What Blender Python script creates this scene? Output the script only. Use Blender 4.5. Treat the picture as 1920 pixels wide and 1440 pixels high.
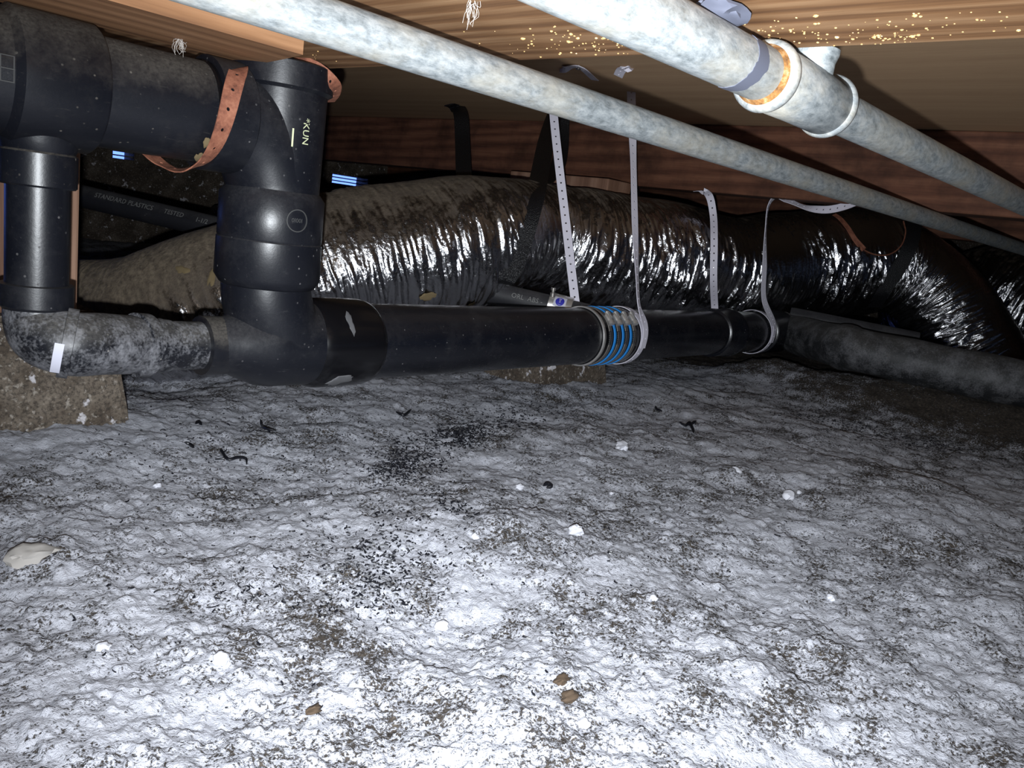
import bpy, bmesh, math, random
import numpy as np
from mathutils import Vector, Matrix
for o in list(bpy.data.objects): bpy.data.objects.remove(o)
sc = bpy.context.scene
C = sc.collection
random.seed(4); RNG = np.random.default_rng(4)

# ------------------------------------------------------------------ camera
# world: z up, X along the pipes (away to the right), Y along the floor beams (away to the left), ground at z = 0
H = 0.36                      # lens height above the ground, m
F = 1490.0                    # focal length in pixels of the 1920 x 1440 frame
def _u(v): return v/np.linalg.norm(v)
_x = _u(np.array([2370-960, -(604-720), -F])); _y = _u(np.array([-760-960, -(180-720), -F]))
_s, _d = _u(_x+_y), _u(_x-_y)
AX, AY = (_s+_d)/2**.5, (_s-_d)/2**.5
ROT = np.array([AX, AY, np.cross(AX, AY)])          # camera -> world
cd = bpy.data.cameras.new('camera'); cam = bpy.data.objects.new('camera', cd); C.objects.link(cam)
cd.sensor_width = 36; cd.lens = 36*F/1920; cd.clip_start = 0.02
M4 = Matrix([list(r)+[0] for r in ROT]+[[0, 0, 0, 1]]); M4.translation = (0, 0, H); cam.matrix_world = M4
sc.camera = cam
def ray(px, py): return ROT @ np.array([(px-960)/F, -(py-720)/F, -1.0])
def P(px, py, d): return ray(px, py)*d+np.array([0, 0, H])
def onz(px, py, z=0.0):
    r = ray(px, py); return r*((z-H)/r[2])+np.array([0, 0, H])
def ony(px, py, y):
    r = ray(px, py); return r*(y/r[1])+np.array([0, 0, H])
def oncyl(px, py, a, ax, r):
    """nearest hit of a pixel ray with a round pipe (point a, axis ax, radius r)"""
    d = ray(px, py); o = np.array([0, 0, H])-np.array(a, float); ax = _u(np.array(ax, float))
    d2, o2 = d-ax*(d@ax), o-ax*(o@ax)
    A, B, K = d2@d2, 2*d2@o2, o2@o2-r*r
    q = B*B-4*A*K
    t = (-B-math.sqrt(q))/(2*A) if q > 0 else -B/(2*A)
    return d*t+np.array([0, 0, H])

# ------------------------------------------------------------------ light
vs = sc.view_settings
vs.view_transform = 'Standard'; vs.look = 'None'; vs.gamma = 1; vs.use_curve_mapping = False
vs.exposure = 0.0
w = bpy.data.worlds.new('world'); sc.world = w; w.use_nodes = True
w.node_tree.nodes['Background'].inputs[0].default_value = (.45, .6, 1, 1)
w.node_tree.nodes['Background'].inputs[1].default_value = 0.09
fl = bpy.data.lights.new('phone_flash', 'SPOT'); fl.energy = 92.0; fl.spot_size = math.radians(112); fl.spot_blend = 1.0; fl.color = (.90, .95, 1.0); fl.shadow_soft_size = .005
flo = bpy.data.objects.new('phone_flash', fl); C.objects.link(flo)
flo.rotation_euler = Vector([float(q) for q in ray(1100, 560)]).to_track_quat('-Z', 'Y').to_euler()
flo.location = ROT @ np.array([-.010, -.032, 0.0])+np.array([0, 0, H])

# ------------------------------------------------------------------ materials
def mat(name):
    m = bpy.data.materials.new(name); m.use_nodes = True
    return m, m.node_tree, m.node_tree.nodes['Principled BSDF']
class N:
    """small node helper"""
    def __init__(s, nt): s.nt = nt; s.tc = nt.nodes.new('ShaderNodeTexCoord')
    def _in(s, sock, v):
        if hasattr(v, 'is_output'): s.nt.links.new(v, sock)
        else: sock.default_value = v
    def map(s, scale=(1, 1, 1), rot=(0, 0, 0), src='Object'):
        n = s.nt.nodes.new('ShaderNodeMapping'); s.nt.links.new(s.tc.outputs[src], n.inputs[0])
        n.inputs['Scale'].default_value = scale; n.inputs['Rotation'].default_value = rot; return n.outputs[0]
    def noise(s, vec, scale, detail=4, rough=.55, dist=0.0):
        n = s.nt.nodes.new('ShaderNodeTexNoise'); s._in(n.inputs['Vector'], vec)
        n.inputs['Scale'].default_value = scale; n.inputs['Detail'].default_value = detail
        n.inputs['Roughness'].default_value = rough; n.inputs['Distortion'].default_value = dist; return n.outputs[0]
    def voro(s, vec, scale, feature='F1'):
        n = s.nt.nodes.new('ShaderNodeTexVoronoi'); n.feature = feature; s._in(n.inputs['Vector'], vec)
        n.inputs['Scale'].default_value = scale; return n.outputs[0]
    def wave(s, vec, scale, dist, detail=3, dscale=1.0, direction='X', kind='BANDS'):
        n = s.nt.nodes.new('ShaderNodeTexWave'); n.wave_type = kind; s._in(n.inputs['Vector'], vec)
        if kind == 'BANDS': n.bands_direction = direction
        n.inputs['Scale'].default_value = scale; n.inputs['Distortion'].default_value = dist
        n.inputs['Detail'].default_value = detail; n.inputs['Detail Scale'].default_value = dscale; return n.outputs[1]
    def ramp(s, fac, stops):
        n = s.nt.nodes.new('ShaderNodeValToRGB'); s._in(n.inputs[0], fac)
        e = n.color_ramp.elements
        while len(e) < len(stops): e.new(.5)
        for k, (p, c) in enumerate(stops):
            e[k].position = p; e[k].color = (c, c, c, 1) if not hasattr(c, '__len__') else (*c, 1)
        return n.outputs[0]
    def mix(s, fac, a, b):
        n = s.nt.nodes.new('ShaderNodeMix'); n.data_type = 'RGBA'
        s._in(n.inputs[0], fac)
        for k, v in ((6, a), (7, b)):
            if not hasattr(v, 'is_output') and len(v) == 3: v = (*v, 1)
            s._in(n.inputs[k], v)
        return n.outputs[2]
    def math(s, op, a, b=0.0, clamp=False):
        n = s.nt.nodes.new('ShaderNodeMath'); n.operation = op; n.use_clamp = clamp
        s._in(n.inputs[0], a); s._in(n.inputs[1], b); return n.outputs[0]
    def attr(s, name):
        n = s.nt.nodes.new('ShaderNodeAttribute'); n.attribute_name = name; return n.outputs['Fac']
    def nz(s):
        g = s.nt.nodes.new('ShaderNodeNewGeometry'); x = s.nt.nodes.new('ShaderNodeSeparateXYZ')
        s.nt.links.new(g.outputs['Normal'], x.inputs[0]); return x.outputs[2]
    def bump(s, h, strength=.5, dist=.002):
        n = s.nt.nodes.new('ShaderNodeBump'); s._in(n.inputs['Height'], h)
        n.inputs['Strength'].default_value = strength; n.inputs['Distance'].default_value = dist; return n.outputs[0]
def link(nt, out, b, name): nt.links.new(out, b.inputs[name])

def m_plain(name, col, rough=.5, metal=0.0, spec=.5):
    m, nt, b = mat(name); b.inputs['Base Color'].default_value = (*col, 1)
    b.inputs['Roughness'].default_value = rough; b.inputs['Metallic'].default_value = metal
    b.inputs['Specular IOR Level'].default_value = spec; return m
def m_abs(name, dust=.35, dustcol=(.13, .125, .125), chalk=0.0, rough=.36, base=(.0055, .0062, .0095), side=0.0):
    """black plastic: scuffs, dust lying on faces that look up, chalky deposit where asked"""
    m, nt, b = mat(name); n = N(nt); v = n.map()
    cl = n.noise(v, 18, 5, .65); fi = n.noise(v, 260, 3, .7)
    up = n.ramp(n.math('ADD', n.math('MULTIPLY', n.nz(), .55), n.math('MULTIPLY', cl, .75)), [(.45, 0.0), (.85, 1.0)])
    du = n.math('MULTIPLY', n.math('MULTIPLY', up, n.ramp(fi, [(.3, .35), (.65, 1.0)])), dust)
    scr = n.ramp(n.noise(n.map((1, 6, 6)), 45, 6, .75), [(.60, 0.0), (.72, 1.0)])
    du = n.math('ADD', du, n.math('MULTIPLY', scr, .16+side), True)
    du = n.math('ADD', du, n.math('MULTIPLY', n.ramp(n.noise(v, 11, 7, .75), [(.50, 0.0), (.75, 1.0)]), .10), True)
    sp = n.math('MULTIPLY', n.ramp(n.voro(v, 85), [(.07, 1.0), (.13, 0.0)]), n.ramp(n.noise(v, 40, 3), [(.48, 0.0), (.62, .8)]))
    du = n.math('ADD', du, sp, True)
    col = n.mix(du, base, dustcol)
    r = n.ramp(du, [(0, rough), (.6, .8)])
    if chalk:
        ch = n.math('MULTIPLY', n.ramp(n.math('ADD', n.math('MULTIPLY', n.noise(v, 26, 6, .7), .8), n.math('MULTIPLY', n.noise(v, 300, 2, .6), .35)), [(.52, 0.0), (.74, 1.0)]), chalk)
        col = n.mix(ch, col, (.42, .42, .45)); r = n.mix(ch, r, (.9, .9, .9))
    link(nt, col, b, 'Base Color'); link(nt, r, b, 'Roughness')
    link(nt, n.bump(n.math('ADD', fi, cl), .12, .001), b, 'Normal')
    return m
def m_wood(name, dark, mid, light, axis='Y', rough=.75, mot=0.0, fine=1.0, rw=.24):
    m, nt, b = mat(name); n = N(nt)
    k = {'X': (.05, 1, 1), 'Y': (1, .05, 1), 'Z': (1, 1, .05)}[axis]
    v = n.map(k)
    g = n.noise(v, 32*fine, 4, .55, .8); f = n.noise(v, 260, 3, .6)
    rings = n.wave(v, 11*fine, 5.0, 2, .8, direction='DIAGONAL')
    t = n.math('ADD', n.math('ADD', n.math('MULTIPLY', g, .55), n.math('MULTIPLY', rings, rw)), n.math('MULTIPLY', f, .34))
    col = n.ramp(t, [(.25, dark), (.55, mid), (.85, light)])
    if mot:
        col = n.mix(n.math('MULTIPLY', n.ramp(n.noise(n.map(), 9, 5, .65), [(.42, 0.0), (.68, 1.0)]), mot), col, tuple(c*.45 for c in dark))
    link(nt, col, b, 'Base Color'); b.inputs['Roughness'].default_value = rough
    b.inputs['Specular IOR Level'].default_value = .25
    link(nt, n.bump(t, .35, .002), b, 'Normal'); return m
def m_galv(name, stain=(.42, .38, .30)):
    m, nt, b = mat(name); n = N(nt); v = n.map((.45, 1, 1))
    s = n.noise(v, 150, 7, .72, .15); p = n.noise(n.map((.5, 1, 1)), 26, 5, .65); c = n.voro(v, 220)
    col = n.ramp(s, [(.28, (.10, .115, .12)), (.48, (.27, .295, .305)), (.72, (.50, .52, .52))])
    col = n.mix(n.math('MULTIPLY', n.ramp(p, [(.45, 0.0), (.68, 1.0)]), .6), col, stain)
    link(nt, col, b, 'Base Color'); b.inputs['Metallic'].default_value = .25
    link(nt, n.ramp(s, [(.3, .55), (.7, .36)]), b, 'Roughness')
    link(nt, n.bump(n.math('ADD', s, n.math('MULTIPLY', c, .4)), .35, .0015), b, 'Normal'); return m
def m_foil(name):
    """silvered film over insulation; brown dust from the vertex attribute 'dust'"""
    m, nt, b = mat(name); n = N(nt); v = n.map()
    d = n.math('ADD', n.attr('dust'), n.math('MULTIPLY', n.math('SUBTRACT', n.noise(v, 38, 6, .7), .5), .8))
    d = n.ramp(d, [(.36, 0.0), (.80, 1.0)])
    spk = n.ramp(n.noise(v, 420, 3, .7), [(.35, .55), (.62, 1.0)])
    dc = n.mix(n.math('MULTIPLY', n.noise(v, 55, 5, .7), spk), (.019, .0135, .0095), (.105, .077, .056))
    dc = n.mix(n.math('MULTIPLY', n.ramp(n.attr('dust'), [(.50, 0.0), (.95, 1.0)]), n.ramp(n.noise(v, 90, 5, .75), [(.35, .15), (.65, 1.0)])), dc, (.27, .215, .15))
    blot = n.ramp(n.noise(v, 13, 4, .6, .5), [(.66, 0.0), (.69, 1.0)])
    col = n.mix(n.ramp(d, [(.0, 0.0), (.16, 1.0)]), (.50, .50, .52), dc)
    link(nt, col, b, 'Base Color'); link(nt, n.ramp(d, [(.10, 1.0), (.5, 0.0)]), b, 'Metallic')
    link(nt, n.ramp(d, [(0, .20), (.6, .85)]), b, 'Roughness')
    link(nt, n.bump(n.noise(v, 130, 4, .6, 1.0), .45, .003), b, 'Normal'); return m
def m_rust(name):
    m, nt, b = mat(name); n = N(nt); v = n.map()
    link(nt, n.ramp(n.noise(v, 90, 6, .7), [(.3, (.10, .035, .022)), (.5, (.26, .095, .055)), (.75, (.40, .17, .10))]), b, 'Base Color')
    b.inputs['Roughness'].default_value = .75; b.inputs['Metallic'].default_value = .15
    link(nt, n.bump(n.noise(v, 500, 4), .3, .001), b, 'Normal'); return m
def m_conc(name):
    m, nt, b = mat(name); n = N(nt); v = n.map()
    col = n.ramp(n.noise(v, 14, 7, .7), [(.3, (.035, .025, .018)), (.5, (.085, .064, .046)), (.72, (.20, .165, .13))])
    col = n.mix(n.ramp(n.noise(v, 190, 5, .75), [(.40, .75), (.55, 0.0)]), col, (.022, .017, .013))
    col = n.mix(n.ramp(n.noise(v, 120, 4, .6), [(.58, 0.0), (.68, .6)]), col, (.42, .38, .33))
    col = n.mix(n.ramp(n.noise(v, 34, 4, .6), [(.63, 0.0), (.67, 1.0)]), col, (.50, .48, .50))
    link(nt, col, b, 'Base Color'); b.inputs['Roughness'].default_value = .9
    link(nt, n.bump(n.noise(v, 160, 6, .7), .5, .003), b, 'Normal'); return m
def m_ground():
    """brown soil under a crust of white powder; 'powder' (0..1) says how thick the crust is"""
    m, nt, b = mat('powdered_soil'); n = N(nt); v = n.map()
    pw = n.attr('powder')
    big = n.noise(v, 6.5, 4, .6); med = n.noise(v, 27, 4, .6); gr = n.noise(v, 250, 4, .72, .3); gr2 = n.noise(v, 620, 2, .6)
    cov = n.math('ADD', n.math('MULTIPLY', big, .36), n.math('MULTIPLY', med, .42))
    cov = n.math('ADD', cov, n.math('SUBTRACT', pw, 1.0))                # ~0.47 mean where pw = 1
    t = n.math('ADD', n.math('ADD', cov, n.math('MULTIPLY', gr, .74)), n.math('MULTIPLY', gr2, .30))
    mask = n.ramp(t, [(.815, 0.0), (.905, 1.0)])
    soil = n.ramp(n.noise(v, 160, 5, .7), [(.3, (.016, .014, .013)), (.55, (.060, .050, .042)), (.8, (.15, .125, .095))])
    white = n.mix(n.noise(v, 60, 6, .7), (.325, .333, .378), (.56, .568, .615))
    link(nt, n.mix(mask, soil, white), b, 'Base Color'); b.inputs['Roughness'].default_value = .95
    b.inputs['Specular IOR Level'].default_value = .15
    h = n.math('ADD', n.math('MULTIPLY', gr, .8), n.math('MULTIPLY', med, .5))
    link(nt, n.bump(n.math('ADD', h, n.math('MULTIPLY', mask, .35)), .8, .004), b, 'Normal'); return m
def m_web():
    m, nt, b = mat('black_webbing'); n = N(nt)
    h = n.voro(n.map(), 420); b.inputs['Base Color'].default_value = (.0045, .0045, .006, 1); b.inputs['Roughness'].default_value = .45
    link(nt, n.bump(h, .8, .002), b, 'Normal'); return m

def m_rust2():
    m, nt, b = mat('orange_rust_on_zinc'); n = N(nt); v = n.map()
    link(nt, n.ramp(n.noise(v, 120, 5, .7), [(.35, (.10, .045, .015)), (.5, (.30, .135, .035)), (.62, (.45, .30, .15)), (.75, (.55, .52, .45))]), b, 'Base Color')
    b.inputs['Roughness'].default_value = .8; link(nt, n.bump(n.noise(v, 300, 4), .5, .001), b, 'Normal'); return m
MT = dict(
    ground=m_ground(), conc=m_conc('old_concrete'),
    abs=m_abs('black_plastic', .20), abs_clean=m_abs('wet_black_plastic', .05, rough=.26), abs_dusty=m_abs('dusty_black_plastic', .55, (.13, .115, .095)),
    abs_chalk=m_abs('chalky_black_plastic', .45, (.16, .15, .135), chalk=.42), abs_old=m_abs('weathered_grey_plastic', .38, (.12, .11, .10), chalk=.20, rough=.6, base=(.010, .011, .013), side=.18),
    abs_grey=m_abs('grey_weathered_pipe', .35, (.12, .115, .12), rough=.55, base=(.012, .012, .015), side=.10),
    rubber=m_plain('shiny_cement', (.004, .004, .005), .20, 0.0, .35),
    near=m_wood('fir_plank', (.060, .025, .011), (.205, .102, .044), (.35, .21, .11), 'Y', fine=2.0),
    board=m_wood('orange_fir_board', (.11, .050, .025), (.26, .13, .062), (.40, .215, .11), 'X', fine=1.6),
    beam=m_wood('dark_fir_beam', (.040, .016, .010), (.115, .046, .026), (.19, .085, .048), 'Y', mot=.65, fine=1.6),
    post=m_wood('brown_post', (.11, .055, .035), (.21, .115, .075), (.31, .19, .13), 'Z'),
    deck=m_wood('plywood_subfloor', (.40, .25, .145), (.50, .33, .195), (.58, .40, .25), 'Y', fine=.7, rw=.06),
    galv=m_galv('galvanised_steel'), foil=m_foil('foil_film'), rust=m_rust('rusty_steel'), web=m_web(),
    white=m_plain('white_plastic', (.62, .60, .68), .5), steel=m_plain('stainless_steel', (.66, .64, .62), .32, .8), dsteel=m_plain('dull_steel', (.32, .30, .28), .38, .8),
    blue=m_plain('blue_band', (.02, .22, .62), .35), navy=m_plain('navy_print', (.03, .03, .35), .5), paper=m_plain('white_paper', (.50, .50, .58), .6),
    black=m_plain('black_shaving', (.006, .0065, .010), .4), yprint=m_plain('pale_yellow_print', (.55, .58, .36), .7), gprint=m_plain('pale_grey_print', (.17, .17, .165), .8),
    mark=m_plain('scuffed_black', (.040, .040, .040), .7), smear=m_plain('pale_smear', (.10, .10, .105), .8), mud=m_plain('dried_mud', (.15, .11, .055), .95), chip=m_plain('pale_wood_chip', (.62, .47, .30), .8), crumb=m_plain('amber_crumb', (.75, .48, .20), .35), brown=m_plain('brown_clod', (.055, .035, .02), .9),
    powder=m_plain('white_clod', (.52, .525, .57), .95), tan=m_plain('tan_clod', (.33, .31, .29), .95), rustring=m_rust2(),
    bead=m_galv('crusted_zinc', (.62, .56, .44)), tape=m_plain('grey_tape', (.085, .092, .125), .7), web_fibre=m_plain('cobweb', (.60, .56, .52), .9), dark=m_plain('dark_gap', (.01, .01, .01), .9),
)
def m_sky():
    m = bpy.data.materials.new('daylight'); m.use_nodes = True; nt = m.node_tree
    nt.nodes.remove(nt.nodes['Principled BSDF']); e = nt.nodes.new('ShaderNodeEmission')
    e.inputs[0].default_value = (.13, .25, 1, 1); e.inputs[1].default_value = 2.6
    nt.links.new(e.outputs[0], nt.nodes['Material Output'].inputs[0]); return m
MT['sky'] = m_sky()

# ------------------------------------------------------------------ mesh helpers
def tag(o, label=None, cat=None, group=None, kind=None):
    for k, v in (('label', label), ('category', cat), ('group', group), ('kind', kind)):
        if v: o[k] = v
    return o
def thing(name, loc, label, cat, group=None):
    o = bpy.data.objects.new(name, None); o.empty_display_size = .05; C.objects.link(o); o.location = Vector([float(q) for q in loc])
    return tag(o, label, cat, group)
def obj(name, geo, m, parent=None, smooth=True, sharp=40):
    v, f = geo[0], geo[1]
    v = np.asarray(v, float)
    off = np.array(parent['_o'] if parent is not None and '_o' in parent else (parent.matrix_basis.translation if parent is not None else (0, 0, 0)), float)
    if parent is not None and parent.parent is not None: off = np.array(parent.parent.matrix_basis.translation)
    me = bpy.data.meshes.new(name); me.from_pydata((v-off).tolist(), [], [list(map(int, q)) for q in f]); me.update()
    bm = bmesh.new(); bm.from_mesh(me); bmesh.ops.recalc_face_normals(bm, faces=bm.faces)
    for q in bm.faces: q.smooth = smooth
    if smooth:
        for e in bm.edges:
            if len(e.link_faces) == 2 and e.calc_face_angle(0) > math.radians(sharp): e.smooth = False
    bm.to_mesh(me); bm.free()
    me.materials.append(MT[m] if isinstance(m, str) else m)
    o = bpy.data.objects.new(name, me); C.objects.link(o)
    if parent is not None: o.parent = parent
    return o
def join(*gs):
    V, Fs, k = [], [], 0
    for v, f in gs:
        v = np.asarray(v, float); V.append(v); Fs += [[i+k for i in q] for q in f]; k += len(v)
    return np.vstack(V), Fs
def frames(path):
    p = np.asarray(path, float); t = np.gradient(p, axis=0); t /= np.linalg.norm(t, axis=1)[:, None]
    n = np.zeros_like(p); a = np.array([0, 0, 1.0]) if abs(t[0][2]) < .9 else np.array([0, -1.0, 0])
    n[0] = _u(a-t[0]*(a@t[0]))
    for i in range(1, len(p)):
        q = n[i-1]-t[i]*(n[i-1]@t[i]); n[i] = q/np.linalg.norm(q)
    return p, t, n, np.cross(t, n)
def tube(path, rad, seg=40, caps=True, disp=None):
    p, t, n, b = frames(path); r = np.broadcast_to(np.asarray(rad, float), (len(p),))
    th = np.linspace(0, 2*np.pi, seg, endpoint=False)
    R2 = r[:, None]*np.ones(seg)[None]
    if disp is not None: R2 = R2+disp
    V = p[:, None]+R2[..., None]*(np.cos(th)[None, :, None]*n[:, None]+np.sin(th)[None, :, None]*b[:, None])
    V = V.reshape(-1, 3); Fs = []
    for i in range(len(p)-1):
        for j in range(seg):
            k = (j+1) % seg; Fs.append((i*seg+j, i*seg+k, (i+1)*seg+k, (i+1)*seg+j))
    if caps: Fs += [tuple(range(seg))[::-1], tuple((len(p)-1)*seg+j for j in range(seg))]
    return V, Fs
def turned(a, b, prof, seg=48):
    """round profile [(t, r)...] between points a and b; t is metres from a"""
    a, b = np.array(a, float), np.array(b, float); ax = _u(b-a); e = np.array([0, 0, 1.0]) if abs(ax[2]) < .9 else np.array([0, -1.0, 0])
    n = _u(e-ax*(e@ax)); bb = np.cross(ax, n); th = np.linspace(0, 2*np.pi, seg, endpoint=False)
    V = np.vstack([a+ax*t+r*(np.cos(th)[:, None]*n+np.sin(th)[:, None]*bb) for t, r in prof]); Fs = []
    for i in range(len(prof)-1):
        for j in range(seg):
            k = (j+1) % seg; Fs.append((i*seg+j, i*seg+k, (i+1)*seg+k, (i+1)*seg+j))
    Fs += [tuple(range(seg))[::-1], tuple((len(prof)-1)*seg+j for j in range(seg))]
    return V, Fs
def box(x0, x1, y0, y1, z0, z1, bev=0.0):
    bm = bmesh.new(); bmesh.ops.create_cube(bm, size=1)
    for v in bm.verts: v.co = (x0+(v.co.x+.5)*(x1-x0), y0+(v.co.y+.5)*(y1-y0), z0+(v.co.z+.5)*(z1-z0))
    if bev: bmesh.ops.bevel(bm, geom=list(bm.edges), offset=bev, segments=2, affect='EDGES', profile=.5)
    g = (np.array([v.co[:] for v in bm.verts]), [[v.index for v in q.verts] for q in bm.faces]); bm.verts.index_update()
    g = (np.array([v.co[:] for v in bm.verts]), [[v.index for v in q.verts] for q in bm.faces]); bm.free(); return g
def spline(pts, n, closed=False):
    p = np.asarray(pts, float)
    d = np.r_[0, np.cumsum(np.linalg.norm(np.diff(p[:, :3], axis=0), axis=1)**.5)]
    q = np.vstack([2*p[0]-p[1], p, 2*p[-1]-p[-2]]); dd = np.r_[-(d[1]-d[0]), d, d[-1]+d[-1]-d[-2]]
    out = []
    for u in np.linspace(0, d[-1], n):
        i = int(np.clip(np.searchsorted(d, u, 'right')-1, 0, len(p)-2))
        t0, t1, t2, t3 = dd[i:i+4]; a0, a1, a2, a3 = q[i:i+4]
        A1 = (t1-u)/(t1-t0)*a0+(u-t0)/(t1-t0)*a1; A2 = (t2-u)/(t2-t1)*a1+(u-t1)/(t2-t1)*a2; A3 = (t3-u)/(t3-t2)*a2+(u-t2)/(t3-t2)*a3
        B1 = (t2-u)/(t2-t0)*A1+(u-t0)/(t2-t0)*A2; B2 = (t3-u)/(t3-t1)*A2+(u-t1)/(t3-t1)*A3
        out.append((t2-u)/(t2-t1)*B1+(u-t1)/(t2-t1)*B2)
    return np.array(out)
def strip(pts, across, width, thick, pitch=0.0, hole=0.0, n=400):
    """flat strap along a spline; across = one direction per point; real round holes every pitch"""
    data = np.hstack([np.asarray(pts, float), np.asarray(across, float)*np.ones((len(pts), 3))])
    s = spline(data, n); p = s[:, :3]; w = s[:, 3:]
    t = np.gradient(p, axis=0); t /= np.linalg.norm(t, axis=1)[:, None]
    w = w-t*(w*t).sum(1)[:, None]; w /= np.linalg.norm(w, axis=1)[:, None]
    L = np.r_[0, np.cumsum(np.linalg.norm(np.diff(p, axis=0), axis=1))]
    def at(u, v):
        q = np.array([np.interp(u, L, p[:, k]) for k in range(3)]); ww = np.array([np.interp(u, L, w[:, k]) for k in range(3)])
        return q+ww*v*width/2
    bm = bmesh.new()
    def vv(u, v): return bm.verts.new(at(u, v))
    u = 0.0
    step = pitch if pitch else .012
    while u < L[-1]-1e-6:
        e = min(u+step, L[-1])
        if pitch and e-u > pitch*.99:
            hl = hole*1.6; c = (u+e)/2; a0, a1 = c-hl, c+hl
            m = max(1, int((a0-u)/.006))
            for s0, s1 in ((u, a0), (a1, e)):
                for k in range(m):
                    x0, x1 = s0+(s1-s0)*k/m, s0+(s1-s0)*(k+1)/m
                    bm.faces.new([vv(x0, -1), vv(x1, -1), vv(x1, 0), vv(x0, 0)]); bm.faces.new([vv(x0, 0), vv(x1, 0), vv(x1, 1), vv(x0, 1)])
            out = [(a1, 0), (a1, 1), (c, 1), (a0, 1), (a0, 0), (a0, -1), (c, -1), (a1, -1)]
            inn = [(c+hole*math.cos(k*math.pi/4), hole*math.sin(k*math.pi/4)*2/width) for k in range(8)]
            for k in range(8):
                j = (k+1) % 8; bm.faces.new([vv(*out[k]), vv(*out[j]), vv(*inn[j]), vv(*inn[k])])
        else:
            m = max(1, int((e-u)/.006))
            for k in range(m):
                x0, x1 = u+(e-u)*k/m, u+(e-u)*(k+1)/m
                bm.faces.new([vv(x0, -1), vv(x1, -1), vv(x1, 0), vv(x0, 0)]); bm.faces.new([vv(x0, 0), vv(x1, 0), vv(x1, 1), vv(x0, 1)])
        u = e
    bmesh.ops.remove_doubles(bm, verts=bm.verts, dist=1e-5)
    bmesh.ops.recalc_face_normals(bm, faces=bm.faces)
    bmesh.ops.solidify(bm, geom=list(bm.faces), thickness=thick)
    bm.verts.index_update(); g = (np.array([v.co[:] for v in bm.verts]), [[v.index for v in q.verts] for q in bm.faces]); bm.free(); return g
def text_geo(s, size, fn, thick=.0006):
    """lettering as thin mesh; fn maps (u, v, h) -> world"""
    c = bpy.data.curves.new('t', 'FONT'); c.body = s; c.size = size; c.align_x = 'CENTER'; c.align_y = 'CENTER'; c.resolution_u = 2; c.extrude = thick/2
    o = bpy.data.objects.new('t', c); C.objects.link(o); dg = bpy.context.evaluated_depsgraph_get(); dg.update()
    me = bpy.data.meshes.new_from_object(o.evaluated_get(dg)); V = [fn(v.co.x, v.co.y, v.co.z) for v in me.vertices]; Fs = [list(q.vertices) for q in me.polygons]
    bpy.data.objects.remove(o); bpy.data.curves.remove(c); bpy.data.meshes.remove(me)
    return np.array(V), Fs
def _hash(i, j, seed):
    h = (i.astype(np.int64)*374761393+j.astype(np.int64)*668265263+seed*1442695041) & 0x7fffffff
    h = ((h ^ (h >> 13))*1274126177) & 0x7fffffff
    return ((h ^ (h >> 16)) & 0xffff)/65535.0
def vnoise(x, y, seed=0):
    i, j = np.floor(x), np.floor(y); u, v = x-i, y-j; u = u*u*u*(u*(u*6-15)+10); v = v*v*v*(v*(v*6-15)+10)
    a, b, c, d = _hash(i, j, seed), _hash(i+1, j, seed), _hash(i, j+1, seed), _hash(i+1, j+1, seed)
    return (a*(1-u)+b*u)*(1-v)+(c*(1-u)+d*u)*v
def fbm(x, y, o=4, seed=0, g=.5):
    s = 0; a = 1; tot = 0
    for k in range(o): s = s+a*vnoise(x*2**k+k*17.3, y*2**k-k*9.1, seed+k); tot += a; a *= g
    return s/tot-.5

# ------------------------------------------------------------------ the setting
def seg_d(x, y, a, b):
    ax, ay = a[0], a[1]; dx, dy = b[0]-ax, b[1]-ay; t = np.clip(((x-ax)*dx+(y-ay)*dy)/(dx*dx+dy*dy), 0, 1)
    return np.hypot(x-ax-t*dx, y-ay-t*dy)
LUMPS = [(onz(px, py), r, h) for px, py, r, h in [   # mounds and dents seen in the powder: pixel on the ground, radius, height (m)
    (1000, 1010, .10, .014), (1100, 820, .10, .016), (1440, 1290, .045, .012), (1495, 1260, .035, -.012), (1480, 1395, .06, -.010), (1640, 905, .12, .014), (1370, 892, .04, .012),
    (560, 990, .12, .012), (640, 1000, .05, -.010), (60, 1050, .04, .014), (300, 780, .12, .016), (760, 1150, .10, -.008), (1550, 1240, .07, .010), (1700, 1000, .10, .010),
    (1350, 1130, .10, -.010), (880, 960, .09, .010), (450, 900, .12, -.008), (1060, 730, .10, .02), (1250, 735, .14, .02), (100, 815, .12, .02), (1850, 1150, .12, .012), (980, 1300, .08, .006)]]
def ground_z(x, y):
    x = np.asarray(x, float); y = np.asarray(y, float)
    z = .030*fbm(x*2.2, y*2.2, 3, 1)+.022*fbm(x*7, y*7, 3, 11)
    z = z+.011*fbm(x*24, y*24, 3, 21)+.0055*fbm(x*85, y*85, 3, 31, .6)+.0045*np.clip(fbm(x*140, y*140, 2, 41)-.04, 0, 1)*2
    for c, r, h in LUMPS: z = z+h*np.exp(-((x-c[0])**2+(y-c[1])**2)/(r*r))
    z = z+.070*np.exp(-(seg_d(x, y, (2.25, .95), (2.27, -.4))/.17)**2)           # bank under the dusty drain
    z = z-.055*np.exp(-(((x-.66)/.20)**2+((y-1.52)/.16)**2))                     # hollow under the duct
    return z
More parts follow.
